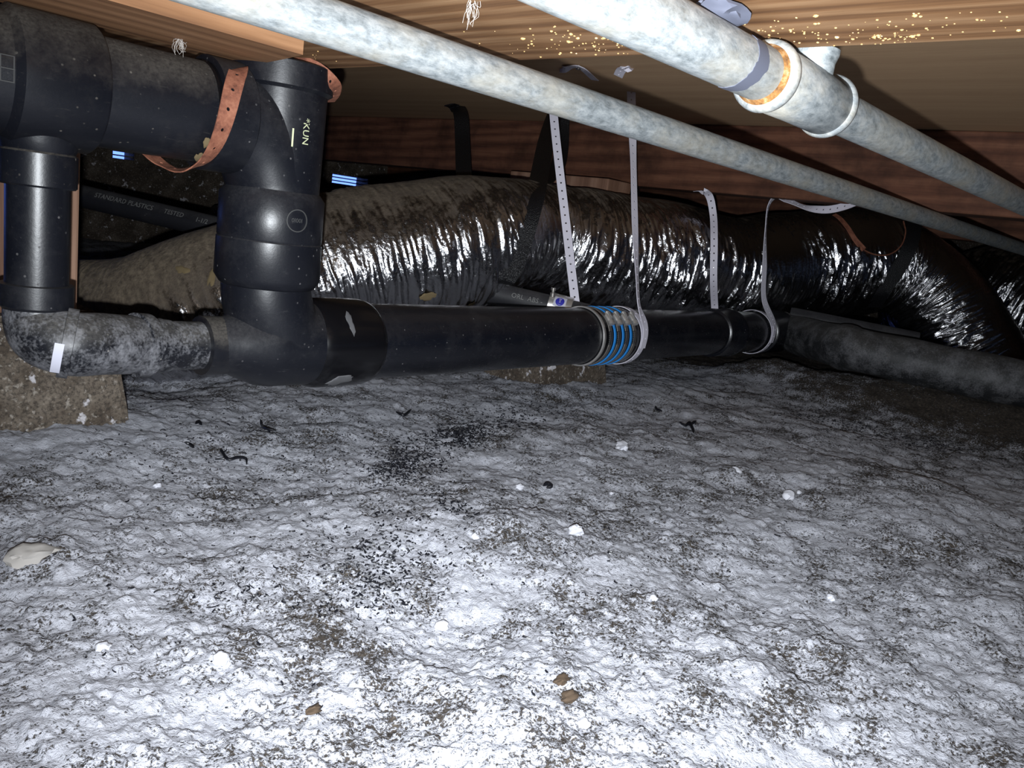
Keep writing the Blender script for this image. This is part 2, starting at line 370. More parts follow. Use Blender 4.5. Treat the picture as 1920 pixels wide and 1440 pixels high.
def make_floor():
    a0 = math.atan2(ray(960, 720)[1], ray(960, 720)[0])
    dense = np.linspace(-.98, .98, 900); side = np.linspace(.98, 2*np.pi-.98, 120)[1:-1]
    th = a0+np.r_[dense, side]; rr = np.r_[.05, .12, .2, np.geomspace(.27, 3.2, 560), np.geomspace(3.3, 9, 30)]
    T, R_ = np.meshgrid(th, rr); X, Y = R_*np.cos(T), R_*np.sin(T); Z = ground_z(X, Y)
    nr, nt_ = X.shape
    V = np.stack([X, Y, Z], -1).reshape(-1, 3); idx = np.arange(nr*nt_).reshape(nr, nt_); nx = np.roll(idx, -1, 1)
    q = np.stack([idx[:-1], nx[:-1], nx[1:], idx[1:]], -1).reshape(-1, 4)
    q = q[:, ::-1] if False else q
    me = bpy.data.meshes.new('floor'); me.vertices.add(len(V)); me.vertices.foreach_set('co', V.ravel())
    me.loops.add(q.size); me.loops.foreach_set('vertex_index', q.ravel().astype(np.int32)); me.polygons.add(len(q))
    me.polygons.foreach_set('loop_start', np.arange(0, q.size, 4, dtype=np.int32)); me.polygons.foreach_set('loop_total', np.full(len(q), 4, np.int32))
    me.polygons.foreach_set('use_smooth', np.ones(len(q), bool)); me.update(); me.validate()
    x, y = V[:, 0], V[:, 1]
    far = np.clip((x-1.92-.25*(y-.6)-.25*fbm(x*3, y*3, 3, 71))/.40, 0, 1); left = np.clip((y-1.25)/.5, 0, 1)
    patch = np.clip((np.hypot((x-.42)/1.0, (y-.62)/.8)-.18)/.3, 0, 1)
    pw = 1.02-.25*far-.03*left+.14*np.exp(-(seg_d(x, y, (.05, 1.085), (.48, 1.085))/.05)**2)
    at = me.attributes.new('powder', 'FLOAT', 'POINT'); at.data.foreach_set('value', pw.astype(np.float32))
    me.materials.append(MT['ground']); o = bpy.data.objects.new('floor', me); C.objects.link(o)
    return tag(o, 'lumpy soil floor crusted with white powder and dark specks', 'ground', kind='structure')
make_floor()
ZS = H+.318      # underside of the subfloor
tag(obj('ceiling', box(-3, 7, -3, 6, ZS, ZS+.03), 'deck', None, False), 'brown plywood subfloor seen between the beams', 'subfloor', kind='structure')
YB = 4.1
def wall_back():
    """concrete foundation wall with slot vents"""
    vents = []
    for px, py, wd in ((657, 339, .26), (232, 288, .10)):
        c = ony(px, py, YB); vents.append((c[0], c[2], wd, .026))
    vents += [(-.45, .29, .62, .25)]          # glowing hatch added left of the view for blue rims on the pipes
    vents.sort()
    gs = []; x = -3.0
    for cx, cz, wd, h in vents:
        gs.append(box(x, cx-wd/2, YB, YB+.2, -.1, ZS)); gs.append(box(cx-wd/2, cx+wd/2, YB, YB+.2, -.1, cz-h)); gs.append(box(cx-wd/2, cx+wd/2, YB, YB+.2, cz+h, ZS)); x = cx+wd/2
    gs.append(box(x, 7, YB, YB+.2, -.1, ZS))
    tag(obj('wall_back', join(*gs), 'conc', None, False), 'dark concrete foundation wall far behind the ducts', 'wall', kind='structure')
    for k, (cx, cz, wd, h) in enumerate(vents):
        o = obj('window_%d' % k if k else 'door_1', join(box(cx-wd/2, cx+wd/2, YB+.12, YB+.14, cz-h, cz+h)), 'sky', None, False)
        tag(o, ['open access hatch in the back wall left of the post', 'small daylight vent under the upper black pipe', 'bright blue slotted vent right of the drain stack'][k], 'vent' if k else 'hatch', kind='structure')
        if k: 
         for s in range(2): obj('slat', box(cx-wd/2, cx+wd/2, YB+.02, YB+.05, cz-h+.012+s*.020, cz-h+.018+s*.020), 'dsteel', o, False)
wall_back()
tag(obj('wall_right', box(5.6, 5.8, -3, YB, -.1, ZS), 'conc', None, False), 'dark concrete foundation wall at the far right', 'wall', kind='structure')

# floor beams
ZJ = H+.160
t = tag(obj('floor_beam', box(.36, .626, -2.2, 3.9, ZJ, ZJ+.038, .004), 'near', None, False), 'wide orange fir plank flat overhead, nearest the camera', 'beam', 'floor beams')
NEAR = t
tag(obj('floor_beam', box(1.955, 2.045, -2.5, YB-.01, H+.143, ZS-.001, .004), 'beam', None, False), 'dark red brown beam on edge above the foil duct', 'beam', 'floor beams')
tag(obj('floor_beam', box(3.20, 3.29, -2.5, YB-.01, H+.143, ZS-.001, .004), 'beam', None, False), 'farthest dark beam, glimpsed below the middle beam', 'beam', 'floor beams')
for yy in (-1.9, 3.6): pass
a = onz(0, 15, H+.142); b = onz(480, 122, H+.142); e = onz(568, 103, H+.142)
def board():
    z0, z1 = H+.142, ZJ-.0005; y1 = float(b[1]+.01); y0 = float(e[1]); x1 = float(e[0])
    foot = [(-.5, y0), (x1, y0), (x1+.012, y0+.06), (b[0], y1), (-.5, y1+.03)]
    V = [(x, y, z) for z in (z0, z1) for x, y in foot]; n = 5
    return np.array(V), [tuple(range(n))[::-1], tuple(range(n, 2*n))]+[(k, (k+1) % n, n+(k+1) % n, n+k) for k in range(n)]
tag(obj('nailed_board', board(), 'board', None, False), 'orange fir board nailed under the plank above the upper pipe', 'board')
# blocking under beam 2
c0, c1 = P(1032, 338, 2.35), P(1145, 366, 2.15)
tag(obj('wood_block', box(c1[0]-.02, c1[0]+.09, c1[1], c0[1]+.1, c1[2]-.03, H+.1425, .003), 'post', None, False), 'short tan wood block under the middle beam over the duct', 'block')

# pier and post
def frustum(x0, x1, y0, y1, z0, z1, bx, by):
    V = [(x0, y0, z0), (x1, y0, z0), (x1, y1, z0), (x0, y1, z0), (x0+bx, y0+by, z1), (x1-bx, y0+by, z1), (x1-bx, y1-by, z1), (x0+bx, y1-by, z1)]
    bm = bmesh.new(); vs_ = [bm.verts.new(v) for v in V]
    for q in ((3, 2, 1, 0), (4, 5, 6, 7), (0, 1, 5, 4), (1, 2, 6, 5), (2, 3, 7, 6), (3, 0, 4, 7)): bm.faces.new([vs_[k] for k in q])
    bmesh.ops.bevel(bm, geom=list(bm.edges), offset=.008, segments=2, affect='EDGES')
    bmesh.ops.subdivide_edges(bm, edges=list(bm.edges), cuts=4, use_grid_fill=True)
    for v in bm.verts: v.co += Vector((float(fbm(np.array(v.co.x*30), np.array(v.co.z*30+v.co.y*9), 3, 5)),)*3)*.006
    bm.verts.index_update(); g = (np.array([v.co[:] for v in bm.verts]), [[v.index for v in q.verts] for q in bm.faces]); bm.free(); return g
tag(obj('concrete_pier', frustum(.10, .472, 1.105, 1.42, -.06, .158, .03, .03), 'conc', None), 'brown concrete pier block dusted white, under the wooden post', 'pier')
tag(obj('wooden_post', box(.262, .404, 1.16, 1.30, .157, ZJ-.001, .004), 'post', None, False), 'brown square wooden post standing on the concrete pier', 'post')
c = onz(1075, 724)
tag(obj('concrete_pier', frustum(c[0]-.12, c[0]+.13, c[1]-.02, c[1]+.2, -.05, .085, .02, .02), 'conc', None), 'low tan concrete block behind the long black drain pipe', 'pier')

# ------------------------------------------------------------------ black drain assembly
SX, SY = .560, .945
Z = lambda z: H+z
def mainp(x): return np.array([x, .945+(x-.56)*.05, Z(-.205-(x-.56)*.011)])
MAX = _u(mainp(2)-mainp(1))
UZ = .075
def up(x): return np.array([x, SY, Z(UZ)])
D = thing('drain_pipe', (SX, SY, 0), 'black plastic drain stack with tee, trap arm and long strapped pipe', 'drain pipe')
R4 = .0572
# upper tee (left), its pipe, the hub at the stack
TX = .288
obj('tee_fitting', join(turned(up(.12), up(.335), [(0, .066), (.075, .066), (.080, .060), (.13, .060), (.137, .0665), (.212, .0665), (.215, .064)]),
    turned((TX, SY, Z(UZ-.02)), (TX, SY, Z(-.4)), [(0, .040), (.04, .038), (.050, .034), (.052, .0365), (.084, .0365), (.086, .0345)])), 'abs_dusty', D)
obj('horizontal_pipe', turned(up(.33), up(.49), [(0, R4), (.16, R4)]), 'abs_dusty', D)
obj('cement_ring', turned(up(.452), up(.50), [(0, R4), (.001, .0585), (.010, .0588), (.0115, R4)]), 'rubber', D)
def sweep_tee():
    sw = spline([(.47, SY, Z(UZ)), (.49, SY, Z(UZ)), (.515, SY, Z(UZ-.006)), (.54, SY, Z(UZ-.030)), (.556, SY, Z(UZ-.062)), (.560, SY, Z(0))], 30)
    return join(turned((SX, SY, Z(.152)), (SX, SY, Z(-.02)), [(0, .061), (.002, .0645), (.030, .0645), (.034, .0585), (.165, .0575)]),
                turned(up(.458), up(.505), [(0, .0585), (.001, .0655), (.040, .0655), (.045, .058)]), tube(sw, .0575, 48))
T1 = obj('sweep_tee', sweep_tee(), 'abs', D)
obj('stack_coupling', turned((SX, SY, Z(-.002)), (SX, SY, Z(-.130)), [(0, .0585), (.009, .0655), (.062, .0660), (.0635, .0652), (.065, .0665), (.112, .0672), (.122, .0605), (.124, .058)], 64), 'abs', D)
def combo():
    sw = spline([(SX, SY, Z(-.10)), (SX, SY, Z(-.13)), (SX+.004, SY, Z(-.150)), (SX+.022, SY+.001, Z(-.185)), (SX+.055, SY+.003, Z(-.202)), (SX+.09, SY+.0045, Z(-.206))], 30)
    lo = turned(mainp(.490), mainp(.66), [(0, .034), (.02, .039), (.055, .0540), (.075, .0575), (.17, .058)])
    hb = turned(mainp(.622), mainp(.735), [(0, .0575), (.004, .0600), (.010, .0625), (.018, .0638), (.05, .0645), (.095, .0638), (.103, .0620), (.108, .0580)])
    return join(tube(sw, .0575, 48), lo), hb
cb, hb = combo()
obj('wye_fitting', cb, 'abs_dusty' if False else 'abs', D)
obj('wye_hub', hb, 'rubber', D)
obj('main_pipe', turned(mainp(.70), mainp(2.38), [(0, R4), (1.68, R4)]), 'abs_clean', D)
obj('pipe_hub', turned(mainp(1.90), mainp(2.10), [(0, R4), (.004, .063), (.085, .063), (.088, .0655), (.105, .0655), (.108, .061), (.115, R4)]), 'abs_clean', D)
obj('end_hub', turned(mainp(2.22), mainp(2.40), [(0, R4), (.004, .063), (.14, .064), (.15, .055)]), 'abs_clean', D)
# trap arm
drop = np.array([(TX, SY, Z(z)) for z in (-.005, -.10)])
obj('drop_pipe', turned((TX, SY, Z(-.01)), (TX, SY, Z(-.16)), [(0, .0302), (.15, .0302)]), 'abs', D)
obj('drop_hub', turned((TX, SY, Z(-.132)), (TX, SY, Z(-.18)), [(0, .031), (.001, .0355), (.024, .0355), (.028, .032), (.045, .031)]), 'abs', D)
el = spline([(TX, SY, Z(-.150)), (TX, SY-.004, Z(-.175)), (TX+.004, SY-.016, Z(-.187)), (TX+.026, SY-.030, Z(-.193)), (.345, SY-.024, Z(-.195)), (.385, SY-.009, Z(-.200)), (.43, SY, Z(-.204))], 60)
rr = np.interp(np.arange(60), [0, 12, 26, 44, 59], [.0315, .0325, .0350, .0345, .0320])
obj('trap_elbow', tube(el, rr, 40), 'abs_chalk', D)
def ringat(k, w, r):
    p = el[k]; q = _u(el[k+1]-el[k-1]); return turned(p-q*w/2, p+q*w/2, [(0, .0318), (.0008, r), (w-.0008, r), (w, .0318)])
obj('elbow_collar', ringat(24, .012, .0382), 'abs_chalk', D)
obj('elbow_hub', ringat(50, .016, .0378), 'abs_chalk', D)
ap = lambda x: np.array([x, SY, Z(-.204-(x-.43)*.02)])
obj('arm_pipe', turned(ap(.40), ap(.50), [(0, .0318), (.022, .0335), (.024, .0302), (.10, .0302)]), 'abs_chalk', D)
obj('arm_hub', turned(ap(.472), ap(.53), [(0, .031), (.001, .0375), (.040, .0375), (.045, .036)]), 'abs_dusty', D)
st = oncyl(80, 616, el[24]+np.array([0, 0, 0]), _u(el[25]-el[23]), .0350)
q = _u(el[25]-el[23]); 
def stick_arc():
    c = el[23]-q*.004; n1 = np.array([0, -1.0, 0]); n1 = _u(n1-q*(n1@q)); n2 = np.cross(q, n1)
    V = []; Fs = []
    for i, a in enumerate(np.linspace(-.1, .85, 12)):
        for s in (-.0045, .0045):
            for r in (.0380, .0392): V.append(c+q*s+r*(math.cos(a)*n1+math.sin(a)*n2))
    for i in range(11):
        k = i*4; Fs += [(k+1, k+3, k+7, k+5), (k, k+4, k+6, k+2), (k, k+1, k+5, k+4), (k+2, k+6, k+7, k+3)]
    Fs += [(0, 2, 3, 1), (44, 45, 47, 46)]
    return np.array(V), Fs
tag(obj('sticker', stick_arc(), 'paper', D), 'white paper sticker round the elbow')
# lettering and moulded mark on the stack
def cyl_fn(axis_xy, r, px, py, rot):
    h = oncyl(px, py, (axis_xy[0], axis_xy[1], 0), (0, 0, 1), r); a0 = math.atan2(h[1]-axis_xy[1], h[0]-axis_xy[0]); z0 = h[2]
    def fn(u, v, k):
        uu, vv_ = u*math.cos(rot)-v*math.sin(rot), u*math.sin(rot)+v*math.cos(rot)
        a = a0+uu/r; rad = r+.0003+max(k, 0)*.5
        return np.array([axis_xy[0]+rad*math.cos(a), axis_xy[1]+rad*math.sin(a), z0+vv_])
    return fn
tx = obj('printed_letters', join(text_geo('*KUN', .0125, cyl_fn((SX, SY), .0578, 573, 247, -math.pi/2)), text_geo('_', .042, cyl_fn((SX, SY), .0578, 572, 262, -math.pi/2))), 'yprint', D, False)
tag(tx, 'yellow print running down the tee')
fn = cyl_fn((SX, SY), .0660, 557, 414, 0.0)
def ring2d(r0, r1, fn, n=40):
    V = []; Fs = []
    for k in range(n):
        a = 2*math.pi*k/n
        for r, h in ((r0, 0), (r0, .0012), (r1, .0012), (r1, 0)): V.append(fn(r*math.cos(a), r*math.sin(a), h*2))
    for k in range(n):
        j = (k+1) % n
        for s in range(4): Fs.append((k*4+s, k*4+(s+1) % 4, j*4+(s+1) % 4, j*4+s))
    return np.array(V), Fs
obj('moulded_mark', join(ring2d(.0128, .0140, fn), text_geo('0I00I', .0075, fn)), 'mark', D, False)
fnx = lambda px, py: (lambda h: (lambda u, v, k: np.array([h[0]+u, SY-math.cos(math.asin(max(-1, min(1, (h[2]-Z(UZ)+v)/.0672))))*.0672-max(k, 0)*.5, h[2]+v])))(oncyl(px, py, up(.2), (1, 0, 0), .0672))
def rect2d(w_, h_, fn, t_=.001):
    gs = []
    for (x0, x1, y0, y1) in ((-w_, w_, h_-t_, h_), (-w_, w_, -h_, -h_+t_), (-w_, -w_+t_, -h_, h_), (w_-t_, w_, -h_, h_), (-w_, w_, -t_/2, t_/2)):
        V = [fn(x, y, k) for k in (0, .0015) for x, y in ((x0, y0), (x1, y0), (x1, y1), (x0, y1))]
        gs.append((np.array(V), [(0, 1, 2, 3), (4, 5, 6, 7), (0, 1, 5, 4), (1, 2, 6, 5), (2, 3, 7, 6), (3, 0, 4, 7)]))
    return join(*gs)
obj('moulded_frame', rect2d(.006, .012, fnx(14, 128)), 'mark', D, False)
# shielded coupling with four worm clamps
cx0, cx1 = 1.300, 1.442
SH = obj('shielded_coupling', turned(mainp(cx0), mainp(cx1), [(0, R4), (.001, .0606), (.141, .0606), (.142, R4)]), 'rubber', D)
tag(SH, 'rubber coupling with steel clamps and blue bands')
def ring_main(x, w_, r):
    a_ = mainp(x); return turned(a_-MAX*w_/2, a_+MAX*w_/2, [(0, .060), (.0006, r), (w_-.0006, r), (w_, .060)])
obj('steel_edge', ring_main(cx0+.004, .007, .0622), 'steel', SH)
nY = np.array([0, -1.0, 0]); nY = _u(nY-MAX*(nY@MAX)); nZ = np.cross(nY, MAX); nZ = nZ if nZ[2] > 0 else -nZ
for k in range(4):
    x = cx0+.026+k*.031
    bd = obj('clamp_band', ring_main(x, .011, .0618), 'dsteel', SH)
    c = mainp(x); 
    def rp(a, r, s=0): return c+(math.cos(a)*nY+math.sin(a)*nZ)*r+MAX*s
    obj('worm_screw', turned(rp(1.00, .0690, .004), rp(.42, .0690, -.002), [(0, .0022), (.002, .0055)]+[(.003+i*.0022+j*.0011, .0058 if j else .0044) for i in range(8) for j in (0, 1)]+[(.0215, .0036), (.0235, .0072), (.0310, .0072), (.0325, .0045)], 20), 'steel', SH)
    obj('screw_housing', tube([rp(a, .0640, .001) for a in np.linspace(.9, .62, 6)], .0066, 12), 'steel', SH)
    obj('band_tail', tube([rp(a, .0626, -.004) for a in np.linspace(.35, -.10, 14)], [.0026 if i % 2 else .0018 for i in range(14)], 8), 'black', SH)
for k in range(3): obj('blue_band', ring_main(cx0+.0415+k*.031, .0065, .0626), 'blue', SH)

# dusty old drain running off to the right
op = [mainp(2.36), mainp(2.40)+np.array([.0, -.01, 0]), P(1515, 634, 2.34), P(1602, 655, 2.12), P(1720, 680, 2.03), P(1847, 706, 1.95), P(2000, 735, 1.88), P(2250, 785, 1.76)]
O = thing('drain_pipe', (op[3][0], op[3][1], 0), 'dusty grey old drain pipe lying along the bank at right', 'drain pipe')
sp = spline(op, 90)
obj('bent_pipe', tube(sp, R4+.0012*np.sin(np.linspace(0, 40, 90)), 48), 'abs_old', O)
i0 = int(np.argmin(np.linalg.norm(sp-P(1590, 652, 2.14), axis=1)))
obj('dirt_collar', tube(sp[i0-2:i0+3], [.0585, .0622, .0632, .0620, .0585], 48), 'abs_old', O)
obj('joint_ring', tube(sp[4:8], [.058, .0615, .0615, .058], 48), 'abs_chalk', O)

# slim pipe behind, with printed lettering and its own steel coupling
b0, b1 = P(150, 367, 1.98), P(1040, 577, 1.74); bd = _u(b1-b0); b00 = b0-bd*.5; b11 = b1+bd*.075
B = thing('drain_pipe', (b0[0], b0[1], 0), 'slim grey plastic pipe running behind the foil duct', 'drain pipe')
rb0 = .0290
obj('slim_pipe', turned(b00, b11, [(0, rb0), (np.linalg.norm(b11-b00), rb0*.86)]), 'abs_grey', B)
def along_fn(px, py, r):
    h = oncyl(px, py, b0, bd, r); s0 = (h-b0)@bd; rad = h-b0-bd*s0; n1 = _u(rad); n2 = np.cross(bd, n1); n2 = n2 if n2[2] > 0 else -n2
    def fn(u, v, k):
        a = v/r; rr_ = r+.0004+max(k, 0)*.5
        return b0+bd*(s0+u)+rr_*(math.cos(a)*n1+math.sin(a)*n2)
    return fn
for txt_, sz_, px_, py_, r_ in (('STANDARD PLASTICS', .017, 232, 378, .0290), ('TESTED', .016, 326, 400, .0285), ('1-1/2', .016, 378, 414, .0285), ('ORL  ABS -', .015, 988, 560, .0258)):
    obj('printed_letters', text_geo(txt_, sz_, along_fn(px_, py_, r_)), 'gprint', B, False)
cpl = P(1028, 572, 1.742); cq = P(1075, 584, 1.735)
K = obj('steel_coupling', turned(cpl, cq, [(0, .026), (.001, .0290), (.052, .0290), (.053, .026)]), 'steel', B)
fnk = along_fn(1050, 566, .0296)
def quad2d(w_, h_, fn, t_=.0006, n=6):
    V = [fn(-w_+2*w_*i/n, -h_+2*h_*j/n, k) for k in (0, t_*2) for i in range(n+1) for j in range(n+1)]; m_ = (n+1)**2; Fs = []
    for i in range(n):
        for j in range(n):
            p_ = i*(n+1)+j; Fs += [(p_, p_+1, p_+n+2, p_+n+1), (m_+p_, m_+p_+n+1, m_+p_+n+2, m_+p_+1)]
    return np.array(V), Fs
obj('white_label', quad2d(.0135, .0120, fnk), 'paper', K, False)
def disc2d(r, fn, h, n=24):
    V = [fn(0, 0, h)]+[fn(r*math.cos(2*math.pi*k/n), r*math.sin(2*math.pi*k/n), h) for k in range(n)]
    return np.array(V), [(0, 1+k, 1+(k+1) % n) for k in range(n)]
obj('blue_emblem', disc2d(.0098, fnk, .0022), 'navy', K, False)
fk2 = lambda u, v, k: fnk(u, v, k+.0034)
obj('emblem_print', join(text_geo('W', .0065, lambda u, v, k: fk2(u, v+.0052, k)), text_geo('S', .0085, lambda u, v, k: fk2(u, v, k)), text_geo('_', .012, lambda u, v, k: fk2(u, v-.0025, k))), 'paper', K, False)
obj('clamp_bolt', turned(P(1036, 556, 1.71), P(1038, 540, 1.705), [(0, .006), (.008, .006), (.009, .0035), (.013, .0035), (.0135, .0055), (.019, .0055)], 16), 'dsteel', K)

# ------------------------------------------------------------------ galvanised pipes
def galv_pt(px, py, d): return P(px, py, d)
g0 = galv_pt(890, 132, .69)
G1 = thing('water_pipe', (g0[0], g0[1], 0), 'thin galvanised steel pipe crossing the whole view overhead', 'water pipe')
gd = _u(np.array([1, -.012, -.004]))
obj('steel_pipe', turned(g0-gd*.9, g0+gd*4.2, [(i*.3, .0168) for i in range(18)], 40), 'galv', G1)
tag(G1, group='galvanised pipes overhead')
h0 = P(1318, 85, .520); hd = _u(np.array([1, .004, .008]))
G2 = thing('water_pipe', (h0[0], h0[1], 0), 'thick galvanised pipe with rusty tee joint at upper right', 'water pipe', 'galvanised pipes overhead')
def near_s(px, py):
    r = ray(px, py); best = min((np.linalg.norm(np.cross(h0+hd*s-np.array([0, 0, H]), r))/np.linalg.norm(h0+hd*s-np.array([0, 0, H])), s) for s in np.linspace(-.4, 2, 2400)); return best[1]
s1, s2 = near_s(1437, 143), near_s(1553, 193)
hp = lambda s: h0+hd*s
RG = .0190
obj('steel_pipe', turned(hp(-.8), hp(s1+.01), [(0, RG), (.8+s1+.01, RG)], 48), 'galv', G2)
obj('steel_pipe', turned(hp(s2-.01), hp(3.8), [(i*.3, RG*.93) for i in range(14)], 48), 'galv', G2)
Lt = s2-s1
sm = (s1*.35+s2*.65)
obj('tee_body', join(turned(hp(s1), hp(s2), [(0, .0215), (.004, .0240), (Lt*.5, .0235), (Lt-.004, .0240), (Lt, .0215)], 48),
    turned(hp(sm), hp(sm)+np.array([0, 0, .06]), [(0, .0165), (.026, .0165), (.032, .0185), (.036, .0185)], 40)), 'bead', G2)
def bead(s, w_, r): return turned(hp(s-w_/2), hp(s+w_/2), [(w_*.0, .019), (w_*.06, r-.003), (w_*.2, r-.0008), (w_*.5, r), (w_*.8, r-.0008), (w_*.94, r-.003), (w_, .019)], 48)
obj('bead_ring', bead(s1, .014, .0262), 'bead', G2); obj('bead_ring', bead(s2, .014, .0262), 'bead', G2)
obj('rust_ring', turned(hp(s1-.012), hp(s1), [(0, RG), (.001, .0196), (.006, .0218), (.0095, .0245)], 48), 'rustring', G2)
def tape_patch():
    s0 = near_s(1385, 110); n1 = np.array([0, -1., 0]); n1 = _u(n1-hd*(n1@hd)); n2 = np.cross(n1, hd); n2 = n2 if n2[2] > 0 else -n2
    V, Fs = [], []; m_ = 40
    for i, a_ in enumerate(np.linspace(-1.9, 1.5, m_)):
        j1, j2 = .006*float(fbm(np.array(i*.35), np.array(.3), 3, 3)), .006*float(fbm(np.array(i*.35), np.array(7.3), 3, 4)); wd_ = .0085*math.sin(math.pi*(i+.6)/m_)**.5
        for q_ in (-wd_+j1+.004*(a_+.3), wd_+j2+.004*(a_+.3)):
            for r_ in (RG-.0004, RG+.0004): V.append(hp(s0+q_)+r_*(math.cos(a_)*n1+math.sin(a_)*n2))
    for i in range(m_-1):
        k = i*4; Fs += [(k+1, k+3, k+7, k+5), (k, k+4, k+6, k+2), (k, k+1, k+5, k+4), (k+2, k+6, k+7, k+3)]
    return np.array(V), Fs
obj('grey_tape', tape_patch(), 'tape', G2)
def rag(c, r, seed):
    bm = bmesh.new(); bmesh.ops.create_icosphere(bm, subdivisions=3, radius=1)
    for v in bm.verts:
        k = 1+.9*float(fbm(np.array(v.co.x*2.3+seed), np.array(v.co.y*2.3+v.co.z*1.7), 3, seed)); v.co = Vector((v.co.x*r[0]*k, v.co.y*r[1]*k, v.co.z*r[2]*k))+Vector([float(z_) for z_ in c])
    bm.verts.index_update(); g = (np.array([v.co[:] for v in bm.verts]), [[v.index for v in q_.verts] for q_ in bm.faces]); bm.free(); return g
tp = onz(1352, 18, ZJ-.006)
obj('torn_tape', rag((tp[0], tp[1], ZJ-.007), (.024, .015, .007), 3), 'tape', G2)

# ------------------------------------------------------------------ foil ducts
def duct(name, pts, seed, label, dusts, n=1400, seg=132, amp=.0032):
    pp = np.array([np.r_[P(px, py, d), r, du] for (px, py, d, r), du in zip(pts, dusts)])
    s = spline(pp, n); path, rad, du = s[:, :3], s[:, 3], s[:, 4]
    L = np.r_[0, np.cumsum(np.linalg.norm(np.diff(path, axis=0), axis=1))]
    th = np.linspace(0, 2*np.pi, seg, endpoint=False); S, T = np.meshgrid(L, th, indexing='ij')
    cs, sn = np.cos(T), np.sin(T)
    def n3(fs, ft, sd, o=2):      # noise that closes round the tube
        return (fbm(S*fs+cs*ft*.5, sn*ft+S*fs*.11, o, sd)+fbm(S*fs*1.07-sn*ft*.5+31, cs*ft-S*fs*.09, o, sd+7))
    tw = T*1.0
    wr = np.abs(n3(84, 1.9, seed, 2)); wr = .30-np.clip(wr, 0, .30)            # sharp gathers across the duct
    cr = np.abs(n3(24, 2.6, seed+50, 2)); cr = .35-np.clip(cr, 0, .35)
    big = n3(5, .9, seed+20, 2)
    fw = n3(120, 3.0, seed+80, 2)
    rt_ = 1+.55*np.clip((np.linspace(0, 1, n)-.42)/.15, 0, 1)[:, None]
    gate = rt_*np.clip(.60-.95*np.cos(T)+1.3*n3(6, 1.5, seed+90, 1), .08, 1.3)
    disp = gate*(amp*1.5*(wr/.30-.5)+amp*1.1*(cr/.35-.5)+amp*1.0*fw)+.010*big
    V, Fs = tube(path, rad, seg, True, disp)
    root = thing(name, (path[n//2][0], path[n//2][1], 0), label, 'duct')
    o = obj('foil_sleeve', (V, Fs), 'foil', root, True, 85)
    nz = np.cos(T)      # +1 on top
    dv = (du[:, None]+.40*nz-.10*(wr/.30)).ravel()
    at = o.data.attributes.new('dust', 'FLOAT', 'POINT'); at.data.foreach_set('value', dv.astype(np.float32))
    return root, path, rad
dp = [(-60, 640, 1.80, .135), (60, 622, 1.72, .135), (160, 604, 1.66, .130), (225, 600, 1.64, .128), (300, 596, 1.62, .138), (420, 562, 1.61, .143), (540, 524, 1.63, .147), (650, 496, 1.67, .149), (780, 471, 1.73, .150), (890, 450, 1.80, .144), (965, 436, 1.87, .123), (1010, 442, 1.93, .122),
      (1070, 464, 1.99, .146), (1150, 475, 2.09, .153), (1250, 487, 2.23, .156), (1345, 503, 2.40, .153), (1365, 505, 2.43, .150), (1450, 496, 2.56, .164), (1560, 492, 2.70, .178), (1640, 492, 2.78, .172), (1700, 508, 2.80, .150), (1755, 552, 2.78, .150), (1815, 650, 2.74, .160), (1870, 750, 2.70, .160)]
dd = [.66, .66, .66, .66, .64, .56, .42, .40, .40, .36, .30, .30, .34, .30, .22, .18, .18, .16, .14, .10, .10, .10, .12, .1]
DU, DPATH, DR = duct('flexible_duct', dp, 5, 'long silver foil flexible duct sagging behind the black drain', dd)
duct('flexible_duct', [(1700, 620, 3.6, .18), (1790, 580, 3.4, .22), (1880, 575, 3.25, .25), (1960, 600, 3.1, .25), (2080, 650, 2.9, .24)], 15, 'dark foil duct end at the far right behind the long duct', [.2]*5, 260, 120)
duct('flexible_duct', [(420, 440, 3.4, .12), (540, 420, 3.3, .13), (640, 413, 3.3, .13), (760, 425, 3.4, .13)], 25, 'distant dark duct seen right of the drain stack', [.1]*4, 260, 90)

# ------------------------------------------------------------------ straps
def onduct(px, py, off=.006):
    d = ray(px, py); o = np.array([0, 0, H]); w_ = o-DPATH; A = d@d; B = 2*(w_@d); K_ = (w_*w_).sum(1)-(DR+off)**2; q_ = B*B-4*A*K_
    k = q_ > 0
    if not k.any(): i = int(np.argmin(K_+DR**2)); return P(px, py, 2.5)
    return o+d*((-B[k]-np.sqrt(q_[k]))/(2*A)).min()
def circ(x, a, r): c = mainp(x); return c+(math.cos(a)*nY+math.sin(a)*nZ)*r
AXW = MAX
def plastic_strap(label, left, right, x, tail, wl, wr):
    root = thing('hanger_strap', (mainp(x)[0], mainp(x)[1], 0), label, 'strap', 'white plastic hanger straps')
    loop = [circ(x, a, .0640) for a in np.linspace(-3.6, 2.4, 30)]
    obj('strap_loop', strip(loop, [AXW]*len(loop), .019, .0016, .019, .0021), 'white', root)
    obj('strap_hanger', strip(left, wl, .019, .0016, .019, .0021), 'white', root)
    obj('strap_hanger', strip(right, wr, .019, .0016, .019, .0021), 'white', root)
    return root
rt = ray(1060, 400); side = _u(np.cross(rt, np.array([0, 0, 1.0])))
camx = ROT @ np.array([1.0, 0, 0])
def W(*v): return _u(np.array(v, float))
xA = 1.452
zc = ZS-.003
def cl(px, py): return onz(px, py, zc)
t1, t2, t3 = cl(1118, 138), cl(1085, 125), cl(1060, 127)
vw = np.cross(_u(t3-t1), np.array([0, 0, 1.0]))
left = [t1-np.array([0, 0, .012]), t2, t3, P(1042, 139, 1.86), P(1035, 165, 1.84), P(1038, 215, 1.82), P(1048, 310, 1.79), P(1060, 410, 1.77), P(1071, 505, 1.75), P(1080, 580, 1.735), P(1086, 640, 1.74)]
wl = [vw, vw, vw]+[camx]*8
